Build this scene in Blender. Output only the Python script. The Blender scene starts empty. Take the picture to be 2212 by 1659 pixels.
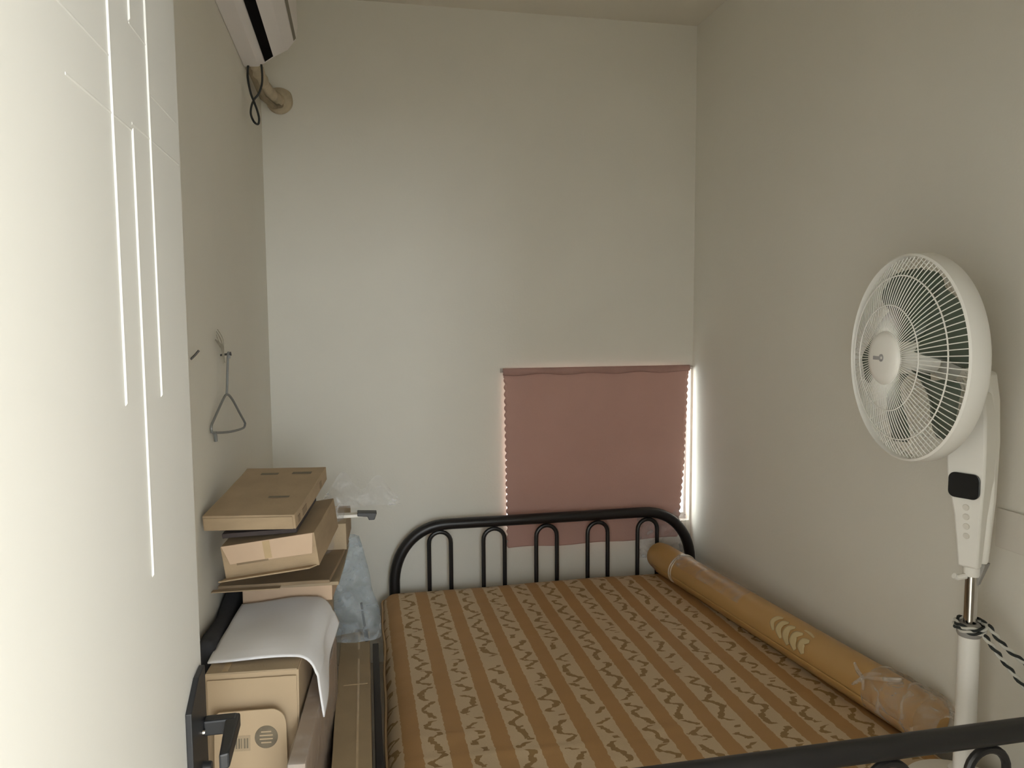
import bpy, bmesh, math, random
from mathutils import Vector, Matrix, noise as mnoise

random.seed(7)
sc = bpy.context.scene
COL = sc.collection
V = Vector
PI = math.pi

# ------------------------------------------------------------------ camera, world, lights, exposure
def make_camera():
    yaw, pitch, roll = math.radians(11.5465), math.radians(4.7171), math.radians(-0.38726)
    f = V((math.sin(yaw) * math.cos(pitch), math.cos(yaw) * math.cos(pitch), -math.sin(pitch)))
    r = V((math.cos(yaw), -math.sin(yaw), 0))
    u = r.cross(f)
    r2 = r * math.cos(roll) + u * math.sin(roll)
    u2 = -r * math.sin(roll) + u * math.cos(roll)
    cd = bpy.data.cameras.new('camera')
    cd.sensor_width = 36.0
    cd.lens = 36.0 * 1640.0 / 2212.0
    cd.clip_start = 0.02
    co = bpy.data.objects.new('camera', cd)
    m = Matrix((r2, u2, -f)).transposed().to_4x4()
    m.translation = V((0, 0, 1.68))
    co.matrix_world = m
    COL.objects.link(co)
    sc.camera = co
make_camera()

world = bpy.data.worlds.new('world')
sc.world = world
world.use_nodes = True
bg = world.node_tree.nodes['Background']
bg.inputs['Color'].default_value = (0.99, 1.0, 0.965, 1)
bg.inputs['Strength'].default_value = 2.0

def area_light(name, loc, target, sx, sy, power, color):
    ld = bpy.data.lights.new(name, 'AREA')
    ld.shape = 'RECTANGLE'
    ld.size, ld.size_y = sx, sy
    ld.energy = power
    ld.color = color
    lo = bpy.data.objects.new(name, ld)
    lo.location = loc
    lo.rotation_euler = (V(target) - V(loc)).to_track_quat('-Z', 'Y').to_euler()
    COL.objects.link(lo)
    return lo
# daylight from the open entrance across the passage behind the photographer
area_light('entrance_daylight', (0.50, -4.0, 2.15), (0.3, 1.0, 1.5), 0.8, 1.3, 22, (0.86, 0.95, 1.0))

sc.view_settings.view_transform = 'Standard'
sc.view_settings.look = 'None'
sc.view_settings.gamma = 1.0
sc.view_settings.use_curve_mapping = False
sc.view_settings.exposure = 1.66
sc.cycles.use_adaptive_sampling = True
sc.cycles.adaptive_threshold = 0.03
sc.cycles.max_bounces = 12
sc.cycles.diffuse_bounces = 7
sc.cycles.transparent_max_bounces = 24
sc.cycles.caustics_reflective = False
sc.cycles.caustics_refractive = False

# ------------------------------------------------------------------ materials
def lin(c):
    return c / 12.92 if c <= 0.04045 else ((c + 0.055) / 1.055) ** 2.4

MATS = {}
def mat(name, col, rough=0.6, metal=0.0, var=0.0, vscale=8.0, bump=0.0, bscale=60.0, spec=0.5, trans=None, col2=None, stretch=(1, 1, 1), coat=0.0):
    """plain procedural material: base colour with noise variation and fine relief"""
    if name in MATS:
        return MATS[name]
    m = bpy.data.materials.new(name)
    m.use_nodes = True
    nt = m.node_tree
    b = nt.nodes['Principled BSDF']
    b.inputs['Base Color'].default_value = (*col, 1)
    b.inputs['Roughness'].default_value = rough
    b.inputs['Metallic'].default_value = metal
    b.inputs['Specular IOR Level'].default_value = spec
    b.inputs['Coat Weight'].default_value = coat
    tc = nt.nodes.new('ShaderNodeTexCoord')
    mp = nt.nodes.new('ShaderNodeMapping')
    mp.inputs['Scale'].default_value = stretch
    nt.links.new(tc.outputs['Object'], mp.inputs['Vector'])
    if var > 0:
        n = nt.nodes.new('ShaderNodeTexNoise')
        n.inputs['Scale'].default_value = vscale
        n.inputs['Detail'].default_value = 4
        nt.links.new(mp.outputs['Vector'], n.inputs['Vector'])
        cr = nt.nodes.new('ShaderNodeValToRGB')
        c2 = col2 if col2 else tuple(c * (1 - var) for c in col)
        cr.color_ramp.elements[0].color = (*c2, 1)
        cr.color_ramp.elements[1].color = (*col, 1)
        cr.color_ramp.elements[0].position = 0.3
        cr.color_ramp.elements[1].position = 0.68
        nt.links.new(n.outputs['Fac'], cr.inputs['Fac'])
        nt.links.new(cr.outputs['Color'], b.inputs['Base Color'])
    if bump > 0:
        n2 = nt.nodes.new('ShaderNodeTexNoise')
        n2.inputs['Scale'].default_value = bscale
        n2.inputs['Detail'].default_value = 3
        nt.links.new(mp.outputs['Vector'], n2.inputs['Vector'])
        bp = nt.nodes.new('ShaderNodeBump')
        bp.inputs['Strength'].default_value = bump
        bp.inputs['Distance'].default_value = 0.004
        nt.links.new(n2.outputs['Fac'], bp.inputs['Height'])
        nt.links.new(bp.outputs['Normal'], b.inputs['Normal'])
    if trans:
        tr = nt.nodes.new('ShaderNodeBsdfTranslucent')
        tr.inputs['Color'].default_value = (*trans[1], 1)
        mx = nt.nodes.new('ShaderNodeMixShader')
        mx.inputs['Fac'].default_value = trans[0]
        nt.links.new(b.outputs['BSDF'], mx.inputs[1])
        nt.links.new(tr.outputs['BSDF'], mx.inputs[2])
        nt.links.new(mx.outputs['Shader'], nt.nodes['Material Output'].inputs['Surface'])
    MATS[name] = m
    return m

def clear_mat(name, tint, opacity, rough=0.15, body=(0.8, 0.8, 0.82), streak=0.0):
    """thin clear film: see-through, with a glossy skin and a little milky body"""
    m = bpy.data.materials.new(name)
    m.use_nodes = True
    nt = m.node_tree
    b = nt.nodes['Principled BSDF']
    b.inputs['Base Color'].default_value = (*body, 1)
    b.inputs['Roughness'].default_value = rough
    t = nt.nodes.new('ShaderNodeBsdfTransparent')
    t.inputs['Color'].default_value = (*tint, 1)
    mx = nt.nodes.new('ShaderNodeMixShader')
    mx.inputs['Fac'].default_value = opacity
    if streak > 0:
        tc = nt.nodes.new('ShaderNodeTexCoord')
        n = nt.nodes.new('ShaderNodeTexNoise')
        n.inputs['Scale'].default_value = 14
        n.inputs['Detail'].default_value = 5
        n.inputs['Distortion'].default_value = 1.2
        nt.links.new(tc.outputs['Object'], n.inputs['Vector'])
        mr = nt.nodes.new('ShaderNodeMapRange')
        mr.inputs['From Min'].default_value = 0.42
        mr.inputs['From Max'].default_value = 0.68
        mr.inputs['To Min'].default_value = opacity * 0.45
        mr.inputs['To Max'].default_value = min(1.0, opacity + streak)
        nt.links.new(n.outputs['Fac'], mr.inputs['Value'])
        nt.links.new(mr.outputs['Result'], mx.inputs['Fac'])
    nt.links.new(t.outputs['BSDF'], mx.inputs[1])
    nt.links.new(b.outputs['BSDF'], mx.inputs[2])
    nt.links.new(mx.outputs['Shader'], nt.nodes['Material Output'].inputs['Surface'])
    return m

M_WALL = mat('wall_paint', (0.785, 0.763, 0.695), 0.75, var=0.035, vscale=1.6, bump=0.12, bscale=90)
M_CEIL = mat('ceiling_paint', (0.76, 0.72, 0.64), 0.85, var=0.03, vscale=2)
M_FLOOR = mat('floor_tile', (0.55, 0.50, 0.44), 0.35, var=0.15, vscale=5)
M_GROUND = mat('passage_concrete', (0.62, 0.60, 0.56), 0.8, var=0.15, vscale=3)
M_DOOR = mat('door_white', (0.735, 0.730, 0.70), 0.38, var=0.02, vscale=3)
M_BLACK = mat('black_metal', (0.012, 0.011, 0.012), 0.38, spec=0.5, bump=0.05, bscale=40)
M_FOOT = mat('black_metal_worn', (0.022, 0.021, 0.022), 0.42, bump=0.05, bscale=40)
M_BPLAST = mat('black_plastic', (0.018, 0.019, 0.022), 0.42)
M_SCREEN = mat('black_gloss_panel', (0.006, 0.007, 0.009), 0.12)
M_CARD = mat('cardboard', (0.40, 0.295, 0.185), 0.85, var=0.16, vscale=10, bump=0.15, bscale=120, stretch=(1, 1, 3))
M_CARDG = mat('cardboard_grey', (0.40, 0.31, 0.205), 0.85, var=0.2, vscale=7, bump=0.15, bscale=120)
M_CARDP = mat('cardboard_pink', (0.56, 0.41, 0.29), 0.85, var=0.1, vscale=10)
M_TAN = mat('cardboard_tan', (0.475, 0.36, 0.235), 0.8, var=0.06, vscale=6)
M_CARDB = mat('shade_sleeve_card', (0.055, 0.042, 0.040), 0.8)  # shade of the gap under the top box, put in as colour
M_CARDD2 = mat('cardboard_olive', (0.33, 0.245, 0.145), 0.8, var=0.2, vscale=6, bump=0.15, bscale=120)
M_CARDD = mat('cardboard_dark', (0.27, 0.195, 0.12), 0.85, var=0.25, vscale=9)
M_PRINT = mat('carton_print', (0.20, 0.165, 0.115), 0.85, var=0.3, vscale=40)
M_TAPE = mat('parcel_tape', (0.50, 0.37, 0.22), 0.25, var=0.1, vscale=20)
M_FOAM = mat('white_foam', (0.85, 0.855, 0.89), 0.8, var=0.05, vscale=5, bump=0.25, bscale=25)
M_SHADEBAG = mat('shade_bag_fabric', (0.035, 0.036, 0.042), 0.9, var=0.3, vscale=9, bump=0.3, bscale=30)  # dark tone also carries the shadow low on the left wall
M_CHROME = mat('chrome', (0.62, 0.6, 0.58), 0.14, metal=1.0)
M_WPLAST = mat('white_plastic', (0.86, 0.845, 0.80), 0.35)
M_WGUARD = mat('white_coated_wire', (0.88, 0.87, 0.83), 0.4)
M_GREYP = mat('grey_plastic', (0.33, 0.32, 0.30), 0.5)
M_AC = mat('air_conditioner_shell', (0.80, 0.76, 0.76), 0.4)
M_SLOT = mat('air_slot_black', (0.006, 0.005, 0.005), 0.9, spec=0.05)
M_SEAM = mat('panel_seam', (0.20, 0.18, 0.14), 0.6)
M_PUTTY = mat('pipe_wrap', (0.56, 0.475, 0.34), 0.8, var=0.25, vscale=25, bump=0.5, bscale=50)
M_PUTTYD = mat('pipe_hole', (0.30, 0.245, 0.165), 0.9, var=0.2, vscale=30)
M_CORD = mat('black_cord', (0.02, 0.022, 0.02), 0.5)
M_WIRE = mat('grey_wire', (0.22, 0.225, 0.22), 0.45, metal=0.3)
M_NAIL = mat('nail_steel', (0.10, 0.095, 0.09), 0.45, metal=0.6)
M_FLUFF = mat('frayed_string', (0.34, 0.31, 0.25), 0.95)
M_CURT = mat('pink_curtain_cloth', (0.57, 0.355, 0.31), 0.9, var=0.08, vscale=3, bump=0.2, bscale=220, trans=(0.045, (0.62, 0.22, 0.16)))
M_CURTH = mat('pink_curtain_hem', (0.43, 0.26, 0.23), 0.9, var=0.1, vscale=8)
M_ROLL = mat('brown_vinyl', (0.52, 0.315, 0.115), 0.38, var=0.08, vscale=4, bump=0.06, bscale=20)
M_ROLLE = mat('roll_end_layers', (0.33, 0.19, 0.075), 0.7, var=0.4, vscale=50)
M_CREAM = mat('cream_print', (0.60, 0.475, 0.255), 0.6)
M_ALU = mat('window_aluminium', (0.6, 0.6, 0.6), 0.35, metal=0.7)
M_ROPEB = mat('rope_black', (0.02, 0.024, 0.022), 0.8)
M_ROPEW = mat('rope_white', (0.62, 0.61, 0.56), 0.85)
M_SOCK = mat('socket_plastic', (0.72, 0.69, 0.63), 0.4)
M_ROD = mat('curtain_rod', (0.5, 0.45, 0.42), 0.4)
M_BADGE = mat('badge_grey', (0.36, 0.35, 0.36), 0.35)
M_PLAST = clear_mat('clear_film', (0.97, 0.97, 0.98), 0.15, 0.16, streak=0.25)
M_PLASTB = clear_mat('clear_bag', (0.86, 0.90, 0.93), 0.30, 0.2, (0.50, 0.55, 0.60), streak=0.22)
M_WRAP = clear_mat('shrink_wrap', (0.96, 0.95, 0.94), 0.16, 0.08, (0.75, 0.72, 0.7), streak=0.2)
M_BLADE = clear_mat('smoky_blade', (0.36, 0.42, 0.35), 0.62, 0.25, (0.15, 0.185, 0.145))
M_MILK = clear_mat('milky_film', (0.95, 0.93, 0.90), 0.26, 0.3, (0.80, 0.76, 0.70), streak=0.22)
M_GLASS = clear_mat('window_glass', (0.95, 0.97, 0.97), 0.06, 0.02, (0.8, 0.85, 0.85))

def mattress_material():
    m = bpy.data.materials.new('striped_ticking')
    m.use_nodes = True
    nt = m.node_tree
    N, L = nt.nodes, nt.links
    b = N['Principled BSDF']
    b.inputs['Roughness'].default_value = 0.62
    tc = N.new('ShaderNodeTexCoord')
    sep = N.new('ShaderNodeSeparateXYZ')
    L.new(tc.outputs['Object'], sep.inputs['Vector'])
    def math_(op, a, c=None, c2=None):
        n = N.new('ShaderNodeMath')
        n.operation = op
        for i, v in enumerate((a, c, c2)):
            if v is None:
                continue
            if isinstance(v, (int, float)):
                n.inputs[i].default_value = v
            else:
                L.new(v, n.inputs[i])
        return n.outputs[0]
    def noise(scale, detail=2, vec=None, dist=0.0):
        n = N.new('ShaderNodeTexNoise')
        n.inputs['Scale'].default_value = scale
        n.inputs['Detail'].default_value = detail
        n.inputs['Distortion'].default_value = dist
        L.new(vec if vec else tc.outputs['Object'], n.inputs['Vector'])
        return n.outputs['Fac']
    PER = 0.1325
    # edges wobble slightly
    wob = math_('MULTIPLY', math_('SUBTRACT', noise(55, 1), 0.5), 0.010)
    x = math_('ADD', sep.outputs['X'], wob)
    u = math_('FRACT', math_('DIVIDE', math_('ADD', x, 10 * PER - 0.082), PER))      # 0..1, cream from 0 to 0.585
    idx = math_('FLOOR', math_('DIVIDE', math_('ADD', x, 10 * PER - 0.082), PER))
    cream = math_('LESS_THAN', u, 0.585)
    # motif: a broken vine wandering along the middle of each cream stripe
    y = math_('ADD', sep.outputs['Y'], math_('MULTIPLY', idx, 0.237))
    comb = N.new('ShaderNodeCombineXYZ')
    L.new(math_('MULTIPLY', idx, 3.7), comb.inputs['X'])
    L.new(y, comb.inputs['Y'])
    n1 = noise(9.0, 1, comb.outputs[0])
    ph = math_('ADD', math_('MULTIPLY', y, 62.0), math_('MULTIPLY', n1, 9.0))
    vine = math_('MULTIPLY', math_('SINE', ph), math_('MULTIPLY_ADD', noise(17, 1, comb.outputs[0]), 0.28, 0.0))
    du = math_('ABSOLUTE', math_('SUBTRACT', math_('SUBTRACT', u, 0.30), vine))
    comb2 = N.new('ShaderNodeCombineXYZ')
    L.new(sep.outputs['X'], comb2.inputs['X'])
    L.new(sep.outputs['Y'], comb2.inputs['Y'])
    n2 = noise(48, 2, comb2.outputs[0])
    wid = math_('MULTIPLY_ADD', n2, 0.30, -0.075)
    on = math_('LESS_THAN', du, wid)
    gap = math_('GREATER_THAN', noise(26, 1, comb.outputs[0]), 0.415)
    motif = math_('MULTIPLY', math_('MULTIPLY', on, gap), cream)
    # fine pale dust specks along the stripe edges
    cA = N.new('ShaderNodeMix'); cA.data_type = 'RGBA'
    cA.inputs['A'].default_value = (0.43, 0.245, 0.098, 1)
    cA.inputs['B'].default_value = (0.60, 0.46, 0.30, 1)
    L.new(cream, cA.inputs['Factor'])
    cB = N.new('ShaderNodeMix'); cB.data_type = 'RGBA'
    L.new(motif, cB.inputs['Factor'])
    L.new(cA.outputs['Result'], cB.inputs['A'])
    cB.inputs['B'].default_value = (0.30, 0.185, 0.072, 1)
    # weave tone
    cC = N.new('ShaderNodeMix'); cC.data_type = 'RGBA'; cC.blend_type = 'MULTIPLY'
    cC.inputs['Factor'].default_value = 1.0
    L.new(cB.outputs['Result'], cC.inputs['A'])
    rmp = N.new('ShaderNodeMapRange')
    rmp.inputs['To Min'].default_value = 0.86
    rmp.inputs['To Max'].default_value = 1.08
    L.new(noise(7, 3), rmp.inputs['Value'])
    L.new(rmp.outputs['Result'], cC.inputs['B'])
    L.new(cC.outputs['Result'], b.inputs['Base Color'])
    bp = N.new('ShaderNodeBump')
    bp.inputs['Strength'].default_value = 0.15
    bp.inputs['Distance'].default_value = 0.003
    L.new(noise(160, 2), bp.inputs['Height'])
    L.new(bp.outputs['Normal'], b.inputs['Normal'])
    return m
M_MATT = mattress_material()

# ------------------------------------------------------------------ mesh helpers
def new_bm():
    return bmesh.new()

def finish(name, bm, material, parent=None, loc=None, rot=None, smooth=False, bevel=0.0, solid=0.0, subsurf=0, sharp=35):
    bmesh.ops.recalc_face_normals(bm, faces=bm.faces)
    me = bpy.data.meshes.new(name)
    bm.to_mesh(me)
    bm.free()
    o = bpy.data.objects.new(name, me)
    COL.objects.link(o)
    if material:
        me.materials.append(material)
    if parent:
        o.parent = parent
    if loc is not None:
        o.location = loc
    if rot is not None:
        o.rotation_euler = rot
    if smooth:
        for p in me.polygons:
            p.use_smooth = True
        try:
            me.set_sharp_from_angle(angle=math.radians(sharp))
        except Exception:
            pass
    if solid:
        md = o.modifiers.new('thickness', 'SOLIDIFY')
        md.thickness = solid
        md.offset = 0
    if bevel:
        md = o.modifiers.new('bevel', 'BEVEL')
        md.width = bevel
        md.segments = 2
        md.limit_method = 'ANGLE'
    if subsurf:
        md = o.modifiers.new('subdivision', 'SUBSURF')
        md.levels = md.render_levels = subsurf
    return o

def box(bm, x0, x1, y0, y1, z0, z1, M=None):
    vs = [bm.verts.new(V(p)) for p in ((x0, y0, z0), (x1, y0, z0), (x1, y1, z0), (x0, y1, z0), (x0, y0, z1), (x1, y0, z1), (x1, y1, z1), (x0, y1, z1))]
    for f in ((0, 1, 2, 3), (4, 5, 6, 7), (0, 1, 5, 4), (1, 2, 6, 5), (2, 3, 7, 6), (3, 0, 4, 7)):
        bm.faces.new([vs[i] for i in f])
    if M is not None:
        for v in vs:
            v.co = M @ v.co
    return vs

def catmull(pts, n=6, closed=False):
    P = [V(p) for p in pts]
    out = []
    k = len(P)
    segs = k if closed else k - 1
    for i in range(segs):
        if closed:
            a, b, c, d = P[(i - 1) % k], P[i], P[(i + 1) % k], P[(i + 2) % k]
        else:
            a, b, c, d = P[max(i - 1, 0)], P[i], P[i + 1], P[min(i + 2, k - 1)]
        for j in range(n):
            t = j / n
            out.append(0.5 * ((2 * b) + (c - a) * t + (2 * a - 5 * b + 4 * c - d) * t * t + (3 * b - a - 3 * c + d) * t ** 3))
    if not closed:
        out.append(P[-1])
    return out

def tube(bm, pts, r, sides=10, closed=False, cap=True):
    P = [V(p) for p in pts]
    n = len(P)
    rs = r if isinstance(r, (list, tuple)) else [r] * n
    rings = []
    up = None
    for i in range(n):
        if closed:
            t = P[(i + 1) % n] - P[(i - 1) % n]
        else:
            t = P[min(i + 1, n - 1)] - P[max(i - 1, 0)]
        t.normalize()
        if up is None:
            up = V((0, 0, 1)) if abs(t.z) < 0.9 else V((1, 0, 0))
        s = t.cross(up)
        if s.length < 1e-6:
            s = t.orthogonal()
        s.normalize()
        up = s.cross(t).normalized()
        rings.append([bm.verts.new(P[i] + (s * math.cos(2 * PI * k / sides) + up * math.sin(2 * PI * k / sides)) * rs[i]) for k in range(sides)])
    m = n if closed else n - 1
    for i in range(m):
        a, b = rings[i], rings[(i + 1) % n]
        for k in range(sides):
            bm.faces.new((a[k], a[(k + 1) % sides], b[(k + 1) % sides], b[k]))
    if cap and not closed:
        bm.faces.new(rings[0])
        bm.faces.new(rings[-1])

def lathe(bm, prof, seg=48, M=None, closed=False):
    """prof: (radius, height) pairs turned about local Z"""
    rings = []
    for (r, z) in prof:
        ring = []
        if r < 1e-6:
            v = V((0, 0, z))
            ring = [bm.verts.new(M @ v if M else v)]
        else:
            for k in range(seg):
                a = 2 * PI * k / seg
                v = V((r * math.cos(a), r * math.sin(a), z))
                ring.append(bm.verts.new(M @ v if M else v))
        rings.append(ring)
    pairs = list(zip(rings[:-1], rings[1:]))
    if closed:
        pairs.append((rings[-1], rings[0]))
    for a, b in pairs:
        for k in range(seg):
            k2 = (k + 1) % seg
            if len(a) == 1 and len(b) == 1:
                continue
            if len(a) == 1:
                bm.faces.new((a[0], b[k], b[k2]))
            elif len(b) == 1:
                bm.faces.new((a[k], a[k2], b[0]))
            else:
                bm.faces.new((a[k], a[k2], b[k2], b[k]))

def prism(bm, poly, depth_vec):
    d = V(depth_vec)
    a = [bm.verts.new(V(p)) for p in poly]
    b = [bm.verts.new(V(p) + d) for p in poly]
    bm.faces.new(a)
    bm.faces.new(b[::-1])
    n = len(poly)
    for i in range(n):
        bm.faces.new((a[i], a[(i + 1) % n], b[(i + 1) % n], b[i]))

def rounded_box(bm, sx, sy, sz, r, nx=10, ny=10, nz=4, fn=None):
    """box centred at the origin with rounded edges, from a subdivided grid"""
    hx, hy, hz = sx / 2, sy / 2, sz / 2
    verts = {}
    def lat(n, h):
        # denser near the ends
        return [-h + 2 * h * i / n for i in range(n + 1)]
    def edge(h, n):
        inner = [-h + r + (2 * (h - r)) * i / n for i in range(n + 1)]
        ends = [r * (1 - math.cos(t)) for t in (0, PI / 8, PI / 4, 3 * PI / 8)]
        lo = [-h + e * 1.0 for e in (0, 0.15 * r, 0.4 * r, 0.7 * r)]
        hi = [-v for v in lo][::-1]
        return lo + inner + hi
    X, Y, Z = edge(hx, nx), edge(hy, ny), edge(hz, nz)
    def put(i, j, k):
        key = (i, j, k)
        if key not in verts:
            p = V((X[i], Y[j], Z[k]))
            c = V((max(-hx + r, min(hx - r, p.x)), max(-hy + r, min(hy - r, p.y)), max(-hz + r, min(hz - r, p.z))))
            d = p - c
            if d.length > 1e-9:
                p = c + d.normalized() * r
            if fn:
                p = fn(p)
            verts[key] = bm.verts.new(p)
        return verts[key]
    a, b, c = len(X) - 1, len(Y) - 1, len(Z) - 1
    def quad(*k):
        vs = [put(*q) for q in k]
        try:
            bm.faces.new(vs)
        except ValueError:
            pass
    for i in range(a):
        for j in range(b):
            for k in (0, c):
                quad((i, j, k), (i + 1, j, k), (i + 1, j + 1, k), (i, j + 1, k))
    for i in range(a):
        for k in range(c):
            for j in (0, b):
                quad((i, j, k), (i + 1, j, k), (i + 1, j, k + 1), (i, j, k + 1))
    for j in range(b):
        for k in range(c):
            for i in (0, a):
                quad((i, j, k), (i, j + 1, k), (i, j + 1, k + 1), (i, j, k + 1))

def thing(name, label, cat, loc=(0, 0, 0), rot=(0, 0, 0), group=None):
    o = bpy.data.objects.new(name, None)
    COL.objects.link(o)
    o.location = loc
    o.rotation_euler = rot
    o.empty_display_size = 0.05
    tag(o, label, cat, group)
    return o

def tag(o, label, cat, group=None):
    o['label'] = label
    o['category'] = cat
    if group:
        o['group'] = group
    return o

def struct(o, label=None):
    o['kind'] = 'structure'
    if label:
        o['label'] = label
    return o

def part(name, boxes, material, parent, bevel=0.0, M=None, **k):
    bm = new_bm()
    for bx in boxes:
        box(bm, *bx, M=M)
    return finish(name, bm, material, parent, bevel=bevel, **k)

def nz(p, s, seed=0.0):
    return mnoise.noise(V((p[0] * s + seed, p[1] * s + seed * 1.7, p[2] * s - seed)))

# ------------------------------------------------------------------ room shell
XL, XR, YB, YF, ZC = -0.40, 1.723, 3.70, 0.46, 3.16
TH = 0.12
bm = new_bm(); box(bm, XL - TH, XR + TH, YF - TH, YB + TH, -0.1, 0.0)
struct(finish('floor', bm, M_FLOOR), 'pale tiled floor under the bed and boxes')
bm = new_bm(); box(bm, XL - TH, XR + TH, YF - TH, YB + TH, ZC, ZC + 0.12)
struct(finish('ceiling', bm, M_CEIL), 'plain cream painted ceiling along the top')
bm = new_bm(); box(bm, XL - TH, XL, YF, YB, 0, ZC)
struct(finish('wall_left', bm, M_WALL), 'shaded white wall behind the open door')
bm = new_bm(); box(bm, XR, XR + TH, YF, YB, 0, ZC)
struct(finish('wall_right', bm, M_WALL), 'white painted wall behind the standing fan')
# back wall with the window opening
WX0, WX1, WZ0, WZ1 = 0.722, 1.712, 0.62, 1.425
bm = new_bm()
for b_ in ((XL - TH, WX0, YB, YB + TH, 0, ZC), (WX1, XR + TH, YB, YB + TH, 0, ZC), (WX0, WX1, YB, YB + TH, 0, WZ0), (WX0, WX1, YB, YB + TH, WZ1, ZC)):
    box(bm, *b_)
struct(finish('wall_back', bm, M_WALL), 'white painted wall behind the bed head')
# front wall with the doorway the photographer looks through
DX0, DX1, DZ = -0.262, 0.545, 2.06
DZ = 2.22
bm = new_bm()
for b_ in ((XL - TH, DX0 - 0.035, YF - TH, YF, 0, ZC), (DX1, XR + TH, YF - TH, YF, 0, ZC), (DX0 - 0.035, DX1, YF - TH, YF, DZ, ZC)):
    box(bm, *b_)
struct(finish('wall_front', bm, M_WALL), 'white painted wall around the doorway')
bm = new_bm(); box(bm, -6, 7, -9, YF - TH, -0.12, -0.02)
struct(finish('passage_floor', bm, M_GROUND), 'pale concrete floor outside the doorway')
bm = new_bm(); box(bm, -5, 6, -2.2, YF - TH, 2.48, 2.60)  # added slab, out of view, keeps high sky light off the door top
struct(finish('light_blocking_roof', bm, M_CEIL), 'unseen roof slab added outside the doorway to cut the top light')

# window behind the curtain
win = bpy.data.objects.new('window_1', None); COL.objects.link(win); struct(win, 'small low window behind the pink curtain')
win.location = (0, 0, 0)
bm = new_bm()
fw = 0.012
for b_ in ((WX0, WX0 + fw, YB + 0.05, YB + 0.09, WZ0, WZ1), (WX1 - fw, WX1, YB + 0.05, YB + 0.09, WZ0, WZ1), (WX0 + fw, WX1 - fw, YB + 0.05, YB + 0.09, WZ0, WZ0 + 0.03), (WX0 + fw, WX1 - fw, YB + 0.05, YB + 0.09, WZ1 - fw, WZ1)):
    box(bm, *b_)
finish('window_frame', bm, M_ALU, win)
xm = (WX0 + WX1) / 2
part('mullion', [(xm - 0.018, xm + 0.018, YB + 0.05, YB + 0.09, WZ0 + 0.03, WZ1 - fw)], M_ALU, win)
part('pane', [(WX0 + fw, xm - 0.018, YB + 0.066, YB + 0.071, WZ0 + 0.03, WZ1 - fw)], M_GLASS, win)
part('pane', [(xm + 0.018, WX1 - fw, YB + 0.066, YB + 0.071, WZ0 + 0.03, WZ1 - fw)], M_GLASS, win)

# ------------------------------------------------------------------ the open door
def build_door():
    d = bpy.data.objects.new('door_1', None); COL.objects.link(d)
    struct(d, 'white moulded door standing open at the left')
    FX, Y0, Y1 = -0.261, YF + 0.004, 1.279
    part('door_leaf', [(FX - 0.034, FX, Y0, Y1, 0.012, 2.19)], M_DOOR, d, bevel=0.002)
    def vrib(y, z0, z1, w=0.0040, t=0.0021):
        bm = new_bm()
        prism(bm, [(FX - 0.0005, y - w / 2, z0), (FX + t, y - w * 0.1, z0 + 0.004), (FX + t, y + w * 0.1, z0 + 0.004), (FX - 0.0005, y + w / 2, z0)], (0, 0, z1 - z0))
        finish('moulded_rib', bm, M_DOOR, d)
    def hrib(z, y0, y1, w=0.0055, t=0.0006):
        bm = new_bm()
        prism(bm, [(FX - 0.0005, y0, z - w / 2), (FX + t, y0, z - w * 0.1), (FX + t, y0, z + w * 0.1), (FX - 0.0005, y0, z + w / 2)], (0, y1 - y0, 0))
        finish('moulded_rib', bm, M_DOOR, d)
    vrib(0.938, 1.585, 2.10)
    vrib(1.016, 1.358, 1.913)
    vrib(1.024, 2.044, 2.15)
    vrib(1.099, 1.580, 2.13)
    hrib(1.976, 0.62, 0.936)
    hrib(2.043, 1.024, 1.099)
    hrib(1.914, 0.80, 1.016)
    hrib(1.983, 1.101, 1.262)
    hrib(1.923, 1.018, 1.268)
    # lever handle with long back plate
    h = bpy.data.objects.new('door_handle', None); COL.objects.link(h); h.parent = d
    h['label'] = 'black lever handle with chamfered back plate'
    bm = new_bm()
    yn, yf, zt, zb = 1.154, 1.262, 1.131, 0.90
    prism(bm, [(FX, yn, zb), (FX, yf, zb), (FX, yf, zt), (FX, yn + 0.062, zt), (FX, yn, zt - 0.028)], (0.009, 0, 0))
    finish('back_plate', bm, M_BPLAST, h, bevel=0.0015)
    bm = new_bm()
    zc = 1.037
    box(bm, FX + 0.008, -0.203, 1.232, 1.254, zc - 0.012, zc + 0.013)
    prism(bm, [(-0.221, 1.254, zc - 0.012), (-0.199, 1.254, zc - 0.012), (-0.197, 1.13, zc - 0.010), (-0.211, 1.126, zc - 0.010)], (0, 0, 0.024))
    finish('lever', bm, M_BPLAST, h, bevel=0.003)
    bm = new_bm(); lathe(bm, [(0, 0.004), (0.0032, 0.0035), (0.004, 0)], 14, Matrix.Translation((FX + 0.0092, 1.226, 1.036)) @ Matrix.Rotation(PI / 2, 4, 'Y'))
    finish('screw', bm, M_CHROME, h, smooth=True)
    bm = new_bm(); lathe(bm, [(0, 0.012), (0.010, 0.012), (0.011, 0.010), (0.012, 0)], 20, Matrix.Translation((FX + 0.009, 1.222, 0.978)) @ Matrix.Rotation(PI / 2, 4, 'Y'))
    finish('thumb_turn', bm, M_BPLAST, h, smooth=True)
    for z in (0.3, 1.1, 1.9):
        bm = new_bm(); tube(bm, [(FX + 0.004, YF + 0.002, z - 0.05), (FX + 0.004, YF + 0.002, z + 0.05)], 0.006, 10)
        finish('hinge', bm, M_CHROME, d, smooth=True)
build_door()

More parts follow.
